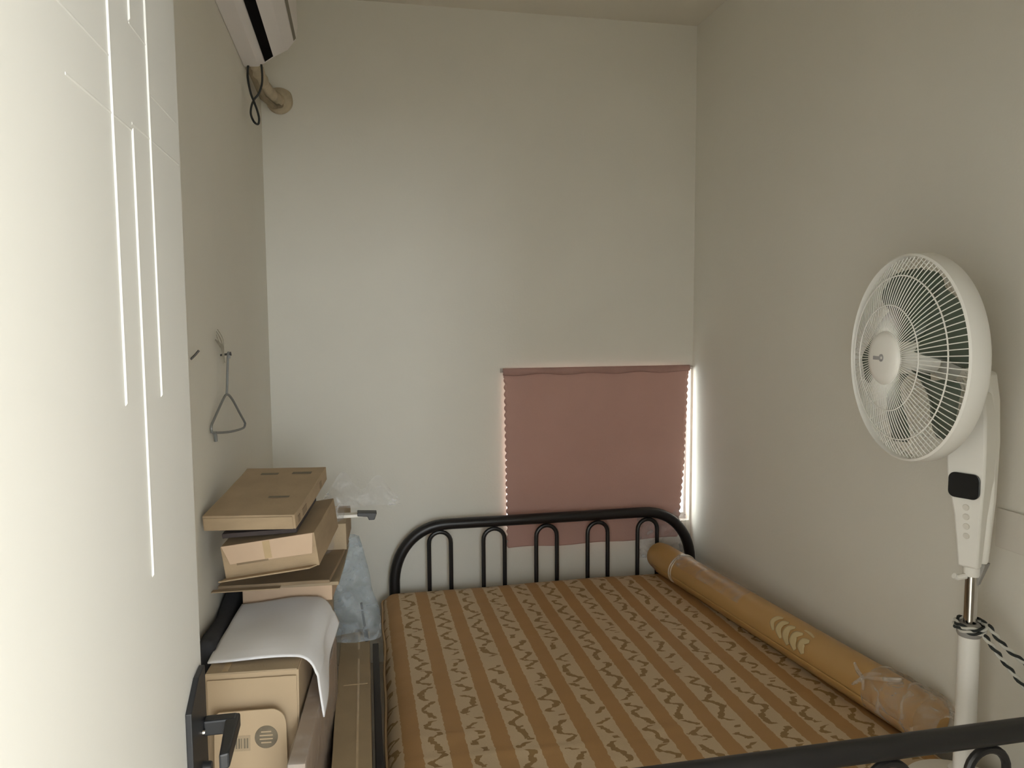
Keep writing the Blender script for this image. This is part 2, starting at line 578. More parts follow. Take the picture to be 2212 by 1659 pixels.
# ------------------------------------------------------------------ bed
BX0, BX1 = 0.152, 1.676
def bed():
    b = thing('bed', 'black tubular metal bed frame with arched looped headboard', 'bed', (0.914, 2.53, 0))
    ox, oy = -0.914, -2.53
    def arch(y, ztop, name, lname, m, rx=0.262, rz=0.29):
        pts = [(BX0, y, 0.0), (BX0, y, 0.15), (BX0, y, ztop - 0.36)]
        # superelliptic shoulders
        for i in range(1, 16):
            t = PI / 2 * i / 16
            pts.append((BX0 + rx - rx * math.cos(t) ** 0.92, y, ztop - rz + rz * math.sin(t) ** 0.92))
        pts.append((BX0 + rx, y, ztop))
        for i in range(1, 6):
            pts.append((BX0 + rx + (BX1 - BX0 - 2 * rx) * i / 5, y, ztop))
        for i in range(1, 16):
            t = PI / 2 * (1 - i / 16)
            pts.append((BX1 - rx + rx * math.cos(t) ** 0.92, y, ztop - rz + rz * math.sin(t) ** 0.92))
        pts += [(BX1, y, ztop - 0.36), (BX1, y, 0.15), (BX1, y, 0.0)]
        pts = [(p[0] + ox, p[1] + oy, p[2]) for p in pts]
        bm = new_bm(); tube(bm, pts, 0.0265, 14)
        fr = finish(name, bm, m, b, smooth=True)
        zl = 0.17
        bm = new_bm(); tube(bm, [(BX0 + ox, y + oy, zl), (BX1 + ox, y + oy, zl)], 0.018, 10)
        finish('lower_rail', bm, m, b, smooth=True)
        for i in range(5):
            cx = 0.906 + (i - 2) * 0.266 + ox
            w = 0.053
            pp = [(cx - w, y + oy, zl)]
            pp.append((cx - w, y + oy, ztop - 0.026 - w - 0.015))
            for k in range(1, 12):
                a = PI - PI * k / 12
                pp.append((cx + w * math.cos(a), y + oy, ztop - 0.026 - 0.011 - w + w * math.sin(a)))
            pp.append((cx + w, y + oy, ztop - 0.026 - w - 0.015))
            pp.append((cx + w, y + oy, zl))
            bm = new_bm(); tube(bm, pp, 0.0105, 10)
            finish(lname, bm, m, b, smooth=True)
    arch(3.60, 0.704, 'headboard_frame', 'headboard_loop', M_BLACK)
    arch(1.455, 0.704, 'footboard_frame', 'footboard_loop', M_FOOT, 0.135, 0.15)
    for x in (BX0, BX1):
        part('side_rail', [(x + ox - 0.014, x + ox + 0.014, 1.48 + oy, 3.575 + oy, 0.15, 0.192)], M_BLACK, b, bevel=0.002)
    for i in range(12):
        yy = 1.56 + i * 0.175 + oy
        part('slat', [(BX0 + ox + 0.014, BX1 + ox - 0.014, yy - 0.03, yy + 0.03, 0.192, 0.204)], M_FOOT, b)
bed()

def mattress():
    x0, x1, y0, y1, z0, z1 = 0.082, 1.665, 1.492, 3.566, 0.204, 0.418
    cx, cy, cz = (x0 + x1) / 2, (y0 + y1) / 2, (z0 + z1) / 2
    hx, hy, hz = (x1 - x0) / 2, (y1 - y0) / 2, (z1 - z0) / 2
    def fn(p):
        q = p.copy()
        k = max(0.0, 1 - (p.z / hz) ** 2)
        # sides belly out between the tufted edges
        q.x += (1 if p.x > 0 else -1) * 0.012 * k * min(1, max(0, (abs(p.x) - hx + 0.06) / 0.06))
        edge = max(abs(p.x) / hx, abs(p.y) / hy)
        # plan: the near end sits a touch further left
        q.x += 0.020 * (p.y / hy) * max(0, -p.x / hx) ** 3 + 0.012 * nz((0, p.y, p.z), 3.0) * max(0, -p.x / hx) ** 5
        if p.z > 0:
            s = (p.z / hz)
            q.z += s * (0.005 * nz((p.x, p.y, 0), 2.2, 3) + 0.0022 * nz((p.x * 0.6, p.y * 2.5, 0), 9, 5) - 0.018 * max(0, edge - 0.90) / 0.10)
            # shallow creases across the top
            for yc, amp in ((-0.42, 0.003), (-0.30, 0.0022), (0.12, 0.0015)):
                q.z += s * amp * math.exp(-((p.y - yc - 0.02 * math.sin(p.x * 5)) / 0.012) ** 2)
        return q
    root = thing('mattress', 'gold and cream striped mattress with vine pattern on the bed', 'mattress', (cx, cy, z0))
    bm = new_bm()
    rounded_box(bm, x1 - x0, y1 - y0, z1 - z0, 0.055, 46, 120, 6, fn)
    o = finish('ticking', bm, M_MATT, root, smooth=True, sharp=80)
    o.location = (0, 0, cz - z0)
    # material space: shift so that Object coords are metres from the mattress' own left edge
    for v in o.data.vertices:
        v.co.x += hx
    o.location.x = -hx
    # piping round the upper and lower edges
    for zz in (z1 - z0 - 0.050, 0.030):
        pts = []
        r = 0.06
        def corner(ax, ay, a0):
            return [(ax + r * math.cos(a0 + PI / 2 * i / 5), ay + r * math.sin(a0 + PI / 2 * i / 5), zz) for i in range(6)]
        e = 0.0035
        L_ = []
        L_ += corner(hx + e - r, hy + e - r, 0)
        L_ += corner(-hx - e + r, hy + e - r, PI / 2)
        L_ += corner(-hx - e + r, -hy - e + r, PI)
        L_ += corner(hx + e - r, -hy - e + r, 1.5 * PI)
        dense = []
        for i in range(len(L_)):
            a, c = V(L_[i]), V(L_[(i + 1) % len(L_)])
            n = max(1, int((c - a).length / 0.08))
            for j in range(n):
                dense.append(a.lerp(c, j / n))
        out = []
        for p in dense:
            k = max(0.0, 1 - ((p.z - hz) / hz) ** 2)
            q = p.copy()
            q.x += (1 if p.x > 0 else -1) * 0.012 * k * min(1, max(0, (abs(p.x) - hx + 0.06) / 0.06))
            q.x += 0.020 * (p.y / hy) * max(0, -p.x / hx) ** 3 + 0.012 * nz((0, p.y, p.z - hz), 3.0) * max(0, -p.x / hx) ** 5
            out.append(q)
        bm = new_bm(); tube(bm, out, 0.005, 6, closed=True)
        finish('piping', bm, mat('gold_piping', (0.40, 0.26, 0.13), 0.6), root, smooth=True)
mattress()

# ------------------------------------------------------------------ rolled mat on the bed
def roll_mat():
    far, near, r = V((1.478, 3.545, 0.4925)), V((1.644, 1.87, 0.4925)), 0.070
    ax = (near - far); Ln = ax.length; ax.normalize()
    side = ax.cross(V((0, 0, 1))).normalized()          # points to -X side (towards the room)
    if side.x > 0: side = -side
    up = V((0, 0, 1))
    def P(s, th, rr):   # s metres from the far end, th measured from 'side' towards up
        return far + ax * s + (side * math.cos(th) + up * math.sin(th)) * rr - far
    root = thing('rolled_mat', 'brown rolled vinyl mat with cream petal emblem lying along the wall', 'rolled mat', far)
    bm = new_bm()
    n, seg = 40, 40
    rings = []
    for i in range(n + 1):
        s = Ln * i / n
        rr = r * (1 + 0.012 * nz((s, 0, 0), 4)) * (0.93 if i == 0 else 1)
        rings.append([bm.verts.new(P(s, 2 * PI * k / seg, rr * (1 + 0.010 * nz((s * 2, math.cos(2 * PI * k / seg), math.sin(2 * PI * k / seg)), 1.5)))) for k in range(seg)])
    for i in range(n):
        for k in range(seg):
            bm.faces.new((rings[i][k], rings[i][(k + 1) % seg], rings[i + 1][(k + 1) % seg], rings[i + 1][k]))
    # inner bore
    inn = []
    for s in (0, 0.05):
        inn.append([bm.verts.new(P(s, 2 * PI * k / seg, r * 0.30)) for k in range(seg)])
    inn2 = []
    for s in (Ln, Ln - 0.05):
        inn2.append([bm.verts.new(P(s, 2 * PI * k / seg, r * 0.30)) for k in range(seg)])
    for k in range(seg):
        k2 = (k + 1) % seg
        bm.faces.new((rings[0][k], rings[0][k2], inn[0][k2], inn[0][k]))
        bm.faces.new((inn[0][k], inn[0][k2], inn[1][k2], inn[1][k]))
        pass
    bm.faces.new(rings[n])
    for row in inn2:
        for v_ in row:
            bm.verts.remove(v_)
    finish('mat_body', bm, M_ROLL, root, smooth=True, sharp=50)
    # loose outer lap of the sheet
    bm = new_bm()
    vs = []
    for i in range(n + 1):
        s = 0.06 + (Ln - 0.10) * i / n
        row = []
        for j in range(7):
            th = -0.95 + j * 0.12
            row.append(bm.verts.new(P(s, th, r * 1.015 + 0.0016 + 0.004 * max(0, (1 - j) / 1.0))))
        vs.append(row)
    for i in range(n):
        for j in range(6):
            bm.faces.new((vs[i][j], vs[i + 1][j], vs[i + 1][j + 1], vs[i][j + 1]))
    finish('outer_lap', bm, M_ROLL, root, smooth=True, solid=0.0015)
    # printed emblem: a fan of petals wrapped round the roll
    em = bpy.data.objects.new('emblem', None); COL.objects.link(em); em.parent = root
    em['label'] = 'cream petal emblem print'
    sc0, th0 = Ln * 0.668, 0.52
    def petal(poly):
        bm = new_bm()
        n_ = 10
        # poly is a centre line with widths in emblem units (u along roll, v round the roll, metres)
        cl, ws = poly
        c = catmull([(a, b_, 0) for a, b_ in cl], 6)
        rows = []
        for i, p in enumerate(c):
            t = c[min(i + 1, len(c) - 1)] - c[max(i - 1, 0)]
            t.normalize()
            nrm = V((-t.y, t.x, 0))
            f = i / (len(c) - 1) * (len(ws) - 1)
            a = int(min(f, len(ws) - 2)); w = ws[a] + (ws[a + 1] - ws[a]) * (f - a)
            rows.append([p + nrm * w * 1.25 * k for k in (-1, -0.5, 0, 0.5, 1)])
        grid = [[bm.verts.new(P(sc0 + q.x * 1.25, th0 + q.y * 1.15 / r, r * 1.012 + 0.0022)) for q in row] for row in rows]
        for i in range(len(grid) - 1):
            for j in range(4):
                bm.faces.new((grid[i][j], grid[i + 1][j], grid[i + 1][j + 1], grid[i][j + 1]))
        finish('petal', bm, M_CREAM, em, smooth=True, solid=0.0008)
    petal(([(-0.078, -0.012), (-0.098, 0.010), (-0.090, 0.030), (-0.074, 0.038)], [0.003, 0.008, 0.007, 0.002]))
    petal(([(-0.040, -0.022), (-0.062, 0.000), (-0.060, 0.022), (-0.042, 0.034)], [0.004, 0.010, 0.009, 0.003]))
    petal(([(-0.006, -0.028), (-0.026, -0.006), (-0.028, 0.018), (-0.010, 0.032)], [0.005, 0.011, 0.010, 0.003]))
    petal(([(0.026, -0.030), (0.010, -0.010), (0.008, 0.012), (0.030, 0.026)], [0.006, 0.012, 0.010, 0.003]))
    petal(([(0.058, -0.028), (0.046, -0.010), (0.046, 0.006), (0.066, 0.016)], [0.006, 0.012, 0.010, 0.004]))
    petal(([(0.020, 0.040), (0.044, 0.040), (0.068, 0.034)], [0.002, 0.004, 0.002]))
    # plastic ties
    bm = new_bm()
    for ds, rr in ((0.0, 0.0034), (0.010, 0.0026)):
        pts = [P(0.235 + ds + 0.012 * math.sin(2 * PI * k / 40 + ds * 60), 2 * PI * k / 40, r * 1.02 + 0.002) for k in range(40)]
        tube(bm, pts, rr, 6, closed=True)
    finish('tie', bm, mat('milky_tie', (0.62, 0.55, 0.45), 0.3), root, smooth=True)
    # knotted clear wrapping at the near end
    def film(name, fn, nu, nv, m, solid=0.0006):
        bm = new_bm()
        g = [[bm.verts.new(fn(i / nu, j / nv)) for j in range(nv + 1)] for i in range(nu + 1)]
        for i in range(nu):
            for j in range(nv):
                bm.faces.new((g[i][j], g[i + 1][j], g[i + 1][j + 1], g[i][j + 1]))
        return finish(name, bm, m, root, smooth=True, sharp=60)
    def wrapf(u, v):
        s = Ln - 0.20 + 0.25 * u
        th = -0.9 + 2 * PI * v
        lift = min(1.0, max(0.0, math.sin(th) + 0.95))      # lies flat where the roll rests on the bed
        rr = r * 1.02 + 0.003 + lift * ((0.006 + 0.008 * u) * (0.5 + 0.5 * nz((u * 2, math.cos(th), math.sin(th)), 2.0, 2)) + 0.003 * abs(nz((u * 3, math.cos(th), math.sin(th)), 3, 4)))
        if s > Ln:
            rr *= math.sqrt(max(0.02, 1 - ((s - Ln) / 0.055) ** 2))
        return P(s, th, rr)
    film('clear_wrap', wrapf, 44, 60, M_MILK)
    bm = new_bm()
    base = Ln - 0.205
    for (a, b_, c, d) in (((-0.03, 0.15), (0.0, 0.5), (0.02, 0.8), (0.05, 1.1)), ((0.03, 0.25), (0.005, 0.6), (-0.03, 0.75), (-0.055, 0.95)), ((0.0, 0.6), (0.05, 0.85), (0.10, 1.25), (0.10, 1.55))):
        pts = catmull([P(base + q[0], q[1], r + 0.016 + 0.006 * math.sin(q[0] * 60)) for q in (a, b_, c, d)], 6)
        tube(bm, pts, [0.0035 + 0.0035 * math.sin(PI * i / (len(pts) - 1)) for i in range(len(pts))], 7)
    finish('wrap_knot', bm, M_MILK, root, smooth=True)
    def wrapf2(u, v):
        s = 0.235 + 0.55 * u
        th = 0.55 + 1.5 * v
        return P(s, th, r * 1.03 + 0.003 + 0.006 * abs(nz((u * 4, v * 2, 3), 2.5, 6)))
    film('clear_wrap', wrapf2, 50, 16, M_WRAP)
roll_mat()

# ------------------------------------------------------------------ curtain
def curtain():
    root = thing('curtain', 'dusty pink curtain with scalloped side edges over the low window', 'curtain', (1.19, 3.672, 0.54))
    ox, oy, oz = -1.19, -3.672, -0.54
    n, m = 60, 150
    ztop, zbot = 1.440, 0.540
    bm = new_bm()
    g = []
    for j in range(m + 1):
        t = j / m
        z = ztop + (zbot - ztop) * t
        sca = abs(math.sin(t * PI * 26))
        xl = 0.708 + 0.010 * t + 0.009 * (1 - sca) * (1 if t > 0.04 else 0)
        xr = 1.690 - 0.030 * t - 0.045 * max(0, t - 0.55) - 0.009 * (1 - sca) * (1 if t > 0.04 else 0)
        row = []
        for i in range(n + 1):
            u = i / n
            x = xl + (xr - xl) * u
            y = 3.676 + 0.006 * math.sin(u * 9 + 0.6) * (0.35 + 0.65 * t) + 0.004 * nz((u * 3, t * 2, 0), 2.0, 1)
            y += -0.010 * max(0, t - 0.6) * (0.4 + 0.6 * math.sin(u * 13))
            row.append(bm.verts.new((x + ox, y + oy, z + oz + 0.004 * math.sin(u * 15) * t)))
        g.append(row)
    for j in range(m):
        for i in range(n):
            bm.faces.new((g[j][i], g[j][i + 1], g[j + 1][i + 1], g[j + 1][i]))
    finish('cloth', bm, M_CURT, root, smooth=True, solid=0.0012)
    # gathered rod pocket along the top
    bm = new_bm()
    g = []
    for j in range(7):
        row = []
        for i in range(81):
            u = i / 80
            t = j / 6
            z = 1.449 - 0.034 * t - 0.004 * math.sin(u * 24) * t
            y = 3.669 - 0.006 * math.sin(PI * t) + 0.0015 * math.sin(u * 160)
            row.append(bm.verts.new((0.704 + 0.988 * u + ox, y + oy, z + oz)))
        g.append(row)
    for j in range(6):
        for i in range(80):
            bm.faces.new((g[j][i], g[j][i + 1], g[j + 1][i + 1], g[j + 1][i]))
    finish('rod_pocket', bm, M_CURTH, root, smooth=True, solid=0.0012)
    bm = new_bm()
    tube(bm, [(0.700 + ox, 3.678 + oy, 1.436 + oz), (1.712 + ox, 3.678 + oy, 1.436 + oz)], 0.005, 8)
    finish('rod', bm, M_ROD, root, smooth=True)
    for x in (0.702, 1.706):
        part('rod_bracket', [(x + ox - 0.006, x + ox + 0.006, 3.680 + oy, 3.700 + oy, 1.426 + oz, 1.446 + oz)], M_ROD, root)
curtain()

# ------------------------------------------------------------------ standing fan
def fan():
    px, py, bz = 1.548, 1.642, 0.418
    root = thing('standing_fan', 'white pedestal fan with round wire guard at the foot of the bed', 'fan', (px, py, bz))
    hz = 1.582 - bz
    yaw = math.radians(-8.0)
    # head frame: local +Z = blowing direction
    axis = V((-math.cos(yaw), -math.sin(yaw), 0))
    tv = V((-axis.y, axis.x, 0))
    HM = Matrix((tv, V((0, 0, 1)), axis)).transposed().to_4x4()
    HM.translation = V((0, 0, hz)) + axis * 0.192
    # base
    bm = new_bm(); lathe(bm, [(0, 0.0), (0.143, 0.0), (0.145, 0.006), (0.138, 0.018), (0.09, 0.030), (0.045, 0.036), (0.036, 0.07), (0.0, 0.07)], 56)
    finish('base', bm, M_WPLAST, root, smooth=True)
    bm = new_bm(); lathe(bm, [(0.0255, 0.05), (0.0255, 0.452), (0.0, 0.452)], 28)
    finish('lower_pole', bm, M_WPLAST, root, smooth=True)
    bm = new_bm(); lathe(bm, [(0.027, 0.438), (0.030, 0.444), (0.030, 0.462), (0.024, 0.470), (0.016, 0.472)], 28)
    finish('collar', bm, M_GREYP, root, smooth=True)
    bm = new_bm(); lathe(bm, [(0.0155, 0.44), (0.0155, 0.66)], 24)
    finish('chrome_pole', bm, M_CHROME, root, smooth=True)
    # pole sleeve under the control box
    bm = new_bm(); lathe(bm, [(0.0, 0.598), (0.019, 0.598), (0.021, 0.604), (0.021, 0.66), (0, 0.66)], 24)
    finish('pole_sleeve', bm, M_WPLAST, root, smooth=True)
    bm = new_bm(); tube(bm, [(-0.018, 0, 0.598), (-0.040, 0.004, 0.594), (-0.050, 0.004, 0.600)], 0.0075, 10)
    finish('height_knob', bm, M_WPLAST, root, smooth=True)
    # control box: two upright shells, tapering downwards
    RZ = Matrix.Rotation(math.radians(24), 4, 'Z')      # the stand is turned a little from the swung head
    def taper(name, secs, m, bev=0.006):
        """secs: (z, x0, x1, y0, y1)"""
        bm = new_bm()
        rings = []
        for (z, x0, x1, y0, y1) in secs:
            rings.append([bm.verts.new(RZ @ V(p)) for p in ((x0, y0, z), (x1, y0, z), (x1, y1, z), (x0, y1, z))])
        for a, b_ in zip(rings[:-1], rings[1:]):
            for k in range(4):
                bm.faces.new((a[k], a[(k + 1) % 4], b_[(k + 1) % 4], b_[k]))
        bm.faces.new(rings[0]); bm.faces.new(rings[-1])
        return finish(name, bm, m, root, bevel=bev, smooth=True, sharp=40)
    taper('control_box', [(0.625, -0.034, -0.006, -0.026, 0.022), (0.76, -0.046, -0.004, -0.034, 0.032), (0.86, -0.060, 0.0, -0.044, 0.046), (0.93, -0.064, 0.0, -0.046, 0.048), (1.02, -0.066, 0.0, -0.044, 0.046), (1.08, -0.070, -0.01, -0.038, 0.042)], M_WPLAST)
    taper('neck_shell', [(0.632, -0.006, 0.018, -0.034, 0.026), (0.80, -0.010, 0.022, -0.044, 0.040), (0.95, -0.016, 0.024, -0.046, 0.044), (1.06, -0.030, 0.022, -0.042, 0.044), (1.13, -0.050, 0.015, -0.034, 0.038)], M_WPLAST, 0.010)
    taper('neck_underside', [(0.575, -0.004, 0.012, -0.016, 0.010), (0.634, -0.004, 0.028, -0.032, 0.022)], M_GREYP, 0.002)
    # display window, rounded
    bm = new_bm()
    poly = []
    w, h_, r = 0.074, 0.064, 0.016
    for cx, cy, a0 in ((w / 2 - r, h_ / 2 - r, 0), (-w / 2 + r, h_ / 2 - r, PI / 2), (-w / 2 + r, -h_ / 2 + r, PI), (w / 2 - r, -h_ / 2 + r, 1.5 * PI)):
        for i in range(6):
            a = a0 + PI / 2 * i / 5
            poly.append(RZ @ V((-0.0665, cx + r * math.cos(a) + 0.001, 0.842 + cy + r * math.sin(a))))
    prism(bm, poly, RZ @ V((0.006, 0, 0)))
    finish('display_window', bm, M_SCREEN, root, bevel=0.001)
    for k, z in enumerate((0.785, 0.76, 0.735, 0.71)):
        bm = new_bm()
        lathe(bm, [(0, 0.003), (0.007, 0.003), (0.0085, 0)], 16, RZ @ Matrix.Translation((-0.0595 + (0.86 - z) * 0.125, 0.0, z)) @ Matrix.Rotation(-PI / 2, 4, 'Y'))
        finish('button', bm, M_SOCK, root, smooth=True)
    # motor housing behind the guard
    bm = new_bm(); lathe(bm, [(0.0, -0.195), (0.030, -0.193), (0.048, -0.184), (0.058, -0.16), (0.064, -0.13), (0.064, -0.102), (0.03, -0.10), (0, -0.10)], 40, HM)
    finish('motor_housing', bm, M_WPLAST, root, smooth=True, sharp=50)
    # rim
    bm = new_bm(); lathe(bm, [(0.2535, 0.016), (0.2585, 0.012), (0.2600, 0.0), (0.2600, -0.028), (0.2565, -0.034), (0.2510, -0.032), (0.2510, 0.010)], 96, HM, closed=True)
    finish('guard_rim', bm, M_WGUARD, root, smooth=True, sharp=40)
    # front guard: profile of offset against radius
    def prof(r, sgn):
        t = min(1.0, max(0.0, (r - 0.055) / (0.252 - 0.055)))
        return (0.060 if sgn > 0 else 0.100) * (1 - t ** 2.6) * (1 - 0.10 * t)
    def guard(name, sgn, nsp, rings, r0, rw):
        bm = new_bm()
        for rr, w in rings:
            pts = [HM @ V((rr * math.cos(2 * PI * k / 72), rr * math.sin(2 * PI * k / 72), sgn * prof(rr, sgn) + (0.0025 if sgn > 0 else -0.0025))) for k in range(72)]
            tube(bm, pts, w, 6, closed=True)
        gd = finish(name, bm, M_WGUARD, root, smooth=True)
        bm = new_bm()
        pts = []
        for i in range(13):
            t = i / 12
            r = r0 + (0.2535 - r0) * (1 - (1 - t) ** 1.35)
            sw = 0.10 * (1 - t) * 0     # straight spokes
            pts.append(V((r * math.cos(sw), r * math.sin(sw), sgn * prof(r, sgn))))
        tube(bm, pts, rw, 5, cap=False)
        first = finish('spoke', bm, M_WGUARD, gd, smooth=True)
        me = first.data
        first.matrix_local = HM
        for k in range(1, nsp):
            o = bpy.data.objects.new('spoke', me)
            COL.objects.link(o)
            o.parent = gd
            o.matrix_local = HM @ Matrix.Rotation(2 * PI * k / nsp, 4, 'Z')
    guard('front_guard', 1, 96, ((0.205, 0.0018), (0.132, 0.0015), (0.066, 0.0018)), 0.058, 0.00125)
    guard('rear_guard', -1, 64, ((0.20, 0.0018), (0.10, 0.0018)), 0.085, 0.0013)
    # hub cap and badge
    bm = new_bm(); lathe(bm, [(0.0, 0.076), (0.045, 0.0745), (0.060, 0.071), (0.066, 0.064), (0.067, 0.057), (0.0, 0.057)], 48, HM)
    cap = finish('hub_cap', bm, M_WPLAST, root, smooth=True, sharp=50)
    bm = new_bm()
    box(bm, -0.026, 0.004, -0.0045, 0.0045, 0.0755, 0.0772, M=HM)
    lathe(bm, [(0.0035, 0.0755), (0.0085, 0.0772), (0.0095, 0.0772), (0.0095, 0.0755)], 20, HM @ Matrix.Translation((0.010, 0.001, 0)))
    finish('badge', bm, M_BADGE, cap)
    # blades
    bm = new_bm(); lathe(bm, [(0.0, 0.032), (0.030, 0.030), (0.040, 0.02), (0.041, -0.06), (0.0, -0.06)], 32, HM)
    finish('blade_hub', bm, M_WPLAST, root, smooth=True, sharp=50)
    bm = new_bm()
    nr, na = 16, 12
    g = []
    for i in range(nr + 1):
        t = i / nr
        r = 0.036 + (0.226 - 0.036) * t
        half = math.radians(14 + 17 * min(1, t * 1.7)) * (1 if t < 0.8 else math.sqrt(max(0.0, 1 - ((t - 0.8) / 0.2) ** 2)) * 0.75 + 0.25)
        mid = math.radians(20) * t
        row = []
        for j in range(na + 1):
            w = -1 + 2 * j / na
            a = mid + half * w
            zz = -0.022 + 0.030 * w * (1 - 0.35 * t) + 0.008 * (1 - w * w)
            row.append(bm.verts.new((r * math.cos(a), r * math.sin(a), zz)))
        g.append(row)
    for i in range(nr):
        for j in range(na):
            bm.faces.new((g[i][j], g[i][j + 1], g[i + 1][j + 1], g[i + 1][j]))
    b0 = finish('blade', bm, M_BLADE, root, smooth=True, solid=0.0022)
    b0.matrix_local = HM @ Matrix.Rotation(math.radians(12), 4, 'Z')
    for k in range(1, 5):
        o = b0.copy(); COL.objects.link(o); o.parent = root
        o.matrix_local = HM @ Matrix.Rotation(math.radians(12 + 72 * k), 4, 'Z')
fan()

# two-colour cord tied round the fan pole
def twisted(bmA, bmB, pts, rad=0.0032, pitch=0.05):
    P = catmull(pts, 14)
    acc = 0
    A, B = [], []
    up = V((0, 0, 1))
    for i, p in enumerate(P):
        if i:
            acc += (P[i] - P[i - 1]).length
        t = (P[min(i + 1, len(P) - 1)] - P[max(i - 1, 0)]).normalized()
        s = t.cross(up).normalized()
        w = s.cross(t)
        a = 2 * PI * acc / pitch
        d = (s * math.cos(a) + w * math.sin(a)) * rad * 0.9
        A.append(p + d); B.append(p - d)
    tube(bmA, A, rad, 7)
    tube(bmB, B, rad, 7)
def rope():
    px, py = 1.548, 1.642
    root = thing('cord', 'black and white twisted cord tied round the fan pole', 'cord', (px, py, 0.885))
    def rel(p): return V(p) - V((px, py, 0.885))
    a, b_ = new_bm(), new_bm()
    # coils on the collar
    for z in (0.878, 0.888):
        pts = [rel((px + 0.034 * math.cos(t) + (0.003 if z > 0.88 else 0), py + 0.034 * math.sin(t), z + 0.004 * math.sin(t + z * 50))) for t in [2 * PI * k / 16 for k in range(17)]]
        twisted(a, b_, pts, 0.0036)
    # two strands running off to the hook on the right-hand wall
    twisted(a, b_, [rel((px + 0.030, py - 0.026, 0.893)), rel((1.612, 1.600, 0.842)), rel((1.66, 1.572, 0.795)), rel((1.7215, 1.51, 0.725))], 0.0040)
    twisted(a, b_, [rel((px + 0.008, py - 0.038, 0.872)), rel((1.596, 1.590, 0.815)), rel((1.652, 1.560, 0.735)), rel((1.7215, 1.502, 0.643))], 0.0040)
    finish('black_strand', a, M_ROPEB, root, smooth=True)
    finish('white_strand', b_, M_ROPEW, root, smooth=True)
rope()

# ------------------------------------------------------------------ wall socket at the right edge
def socket():
    root = thing('wall_socket', 'white wall socket box on the wall right of the fan', 'socket', (XR, 1.680, 1.11))
    part('back_box', [(-0.008, 0.0, -0.062, 0.058, -0.052, 0.048)], M_SOCK, root, bevel=0.004)
    part('face_plate', [(-0.012, -0.008, -0.066, 0.062, -0.056, 0.052)], M_SOCK, root, bevel=0.003)
socket()

# ------------------------------------------------------------------ air conditioner on the left wall
def air_conditioner():
    Y1, Y0 = 3.15, 2.33
    root = thing('air_conditioner', 'white split air conditioner high on the left wall', 'air conditioner', (XL, (Y0 + Y1) / 2, 2.66))
    oy = -(Y0 + Y1) / 2
    y0, y1 = Y0 + oy, Y1 + oy
    # cross-section in (x outward, z up)
    prof = [(0.0, 0.0), (0.055, 0.004), (0.084, 0.022), (0.108, 0.040), (0.165, 0.072), (0.196, 0.112), (0.205, 0.16), (0.203, 0.262), (0.185, 0.282), (0.0, 0.286)]
    bm = new_bm()
    prism(bm, [(x, y0, z) for x, z in prof], (0, y1 - y0, 0))
    finish('shell', bm, M_AC, root, bevel=0.004, smooth=True, sharp=25)
    # dark outlet slot running along the lower front
    bm = new_bm()
    prism(bm, [(0.082, y0 + 0.03, 0.0165), (0.113, y0 + 0.03, 0.0385), (0.111, y0 + 0.03, 0.0435), (0.080, y0 + 0.03, 0.0245)], (0, y1 - y0 - 0.055, 0))
    finish('outlet_slot', bm, M_SLOT, root)
    bm = new_bm()
    prism(bm, [(0.190, y0 + 0.01, 0.102), (0.1985, y0 + 0.01, 0.113), (0.197, y0 + 0.01, 0.119), (0.189, y0 + 0.01, 0.108)], (0, y1 - y0 - 0.03, 0))
    finish('panel_seam', bm, M_SEAM, root)
    bm = new_bm()
    prism(bm, [(0.113, y0 + 0.03, 0.038), (0.120, y0 + 0.03, 0.042), (0.156, y0 + 0.03, 0.062), (0.150, y0 + 0.03, 0.0625)], (0, y1 - y0 - 0.055, 0))
    finish('louvre', bm, M_AC, root)
air_conditioner()

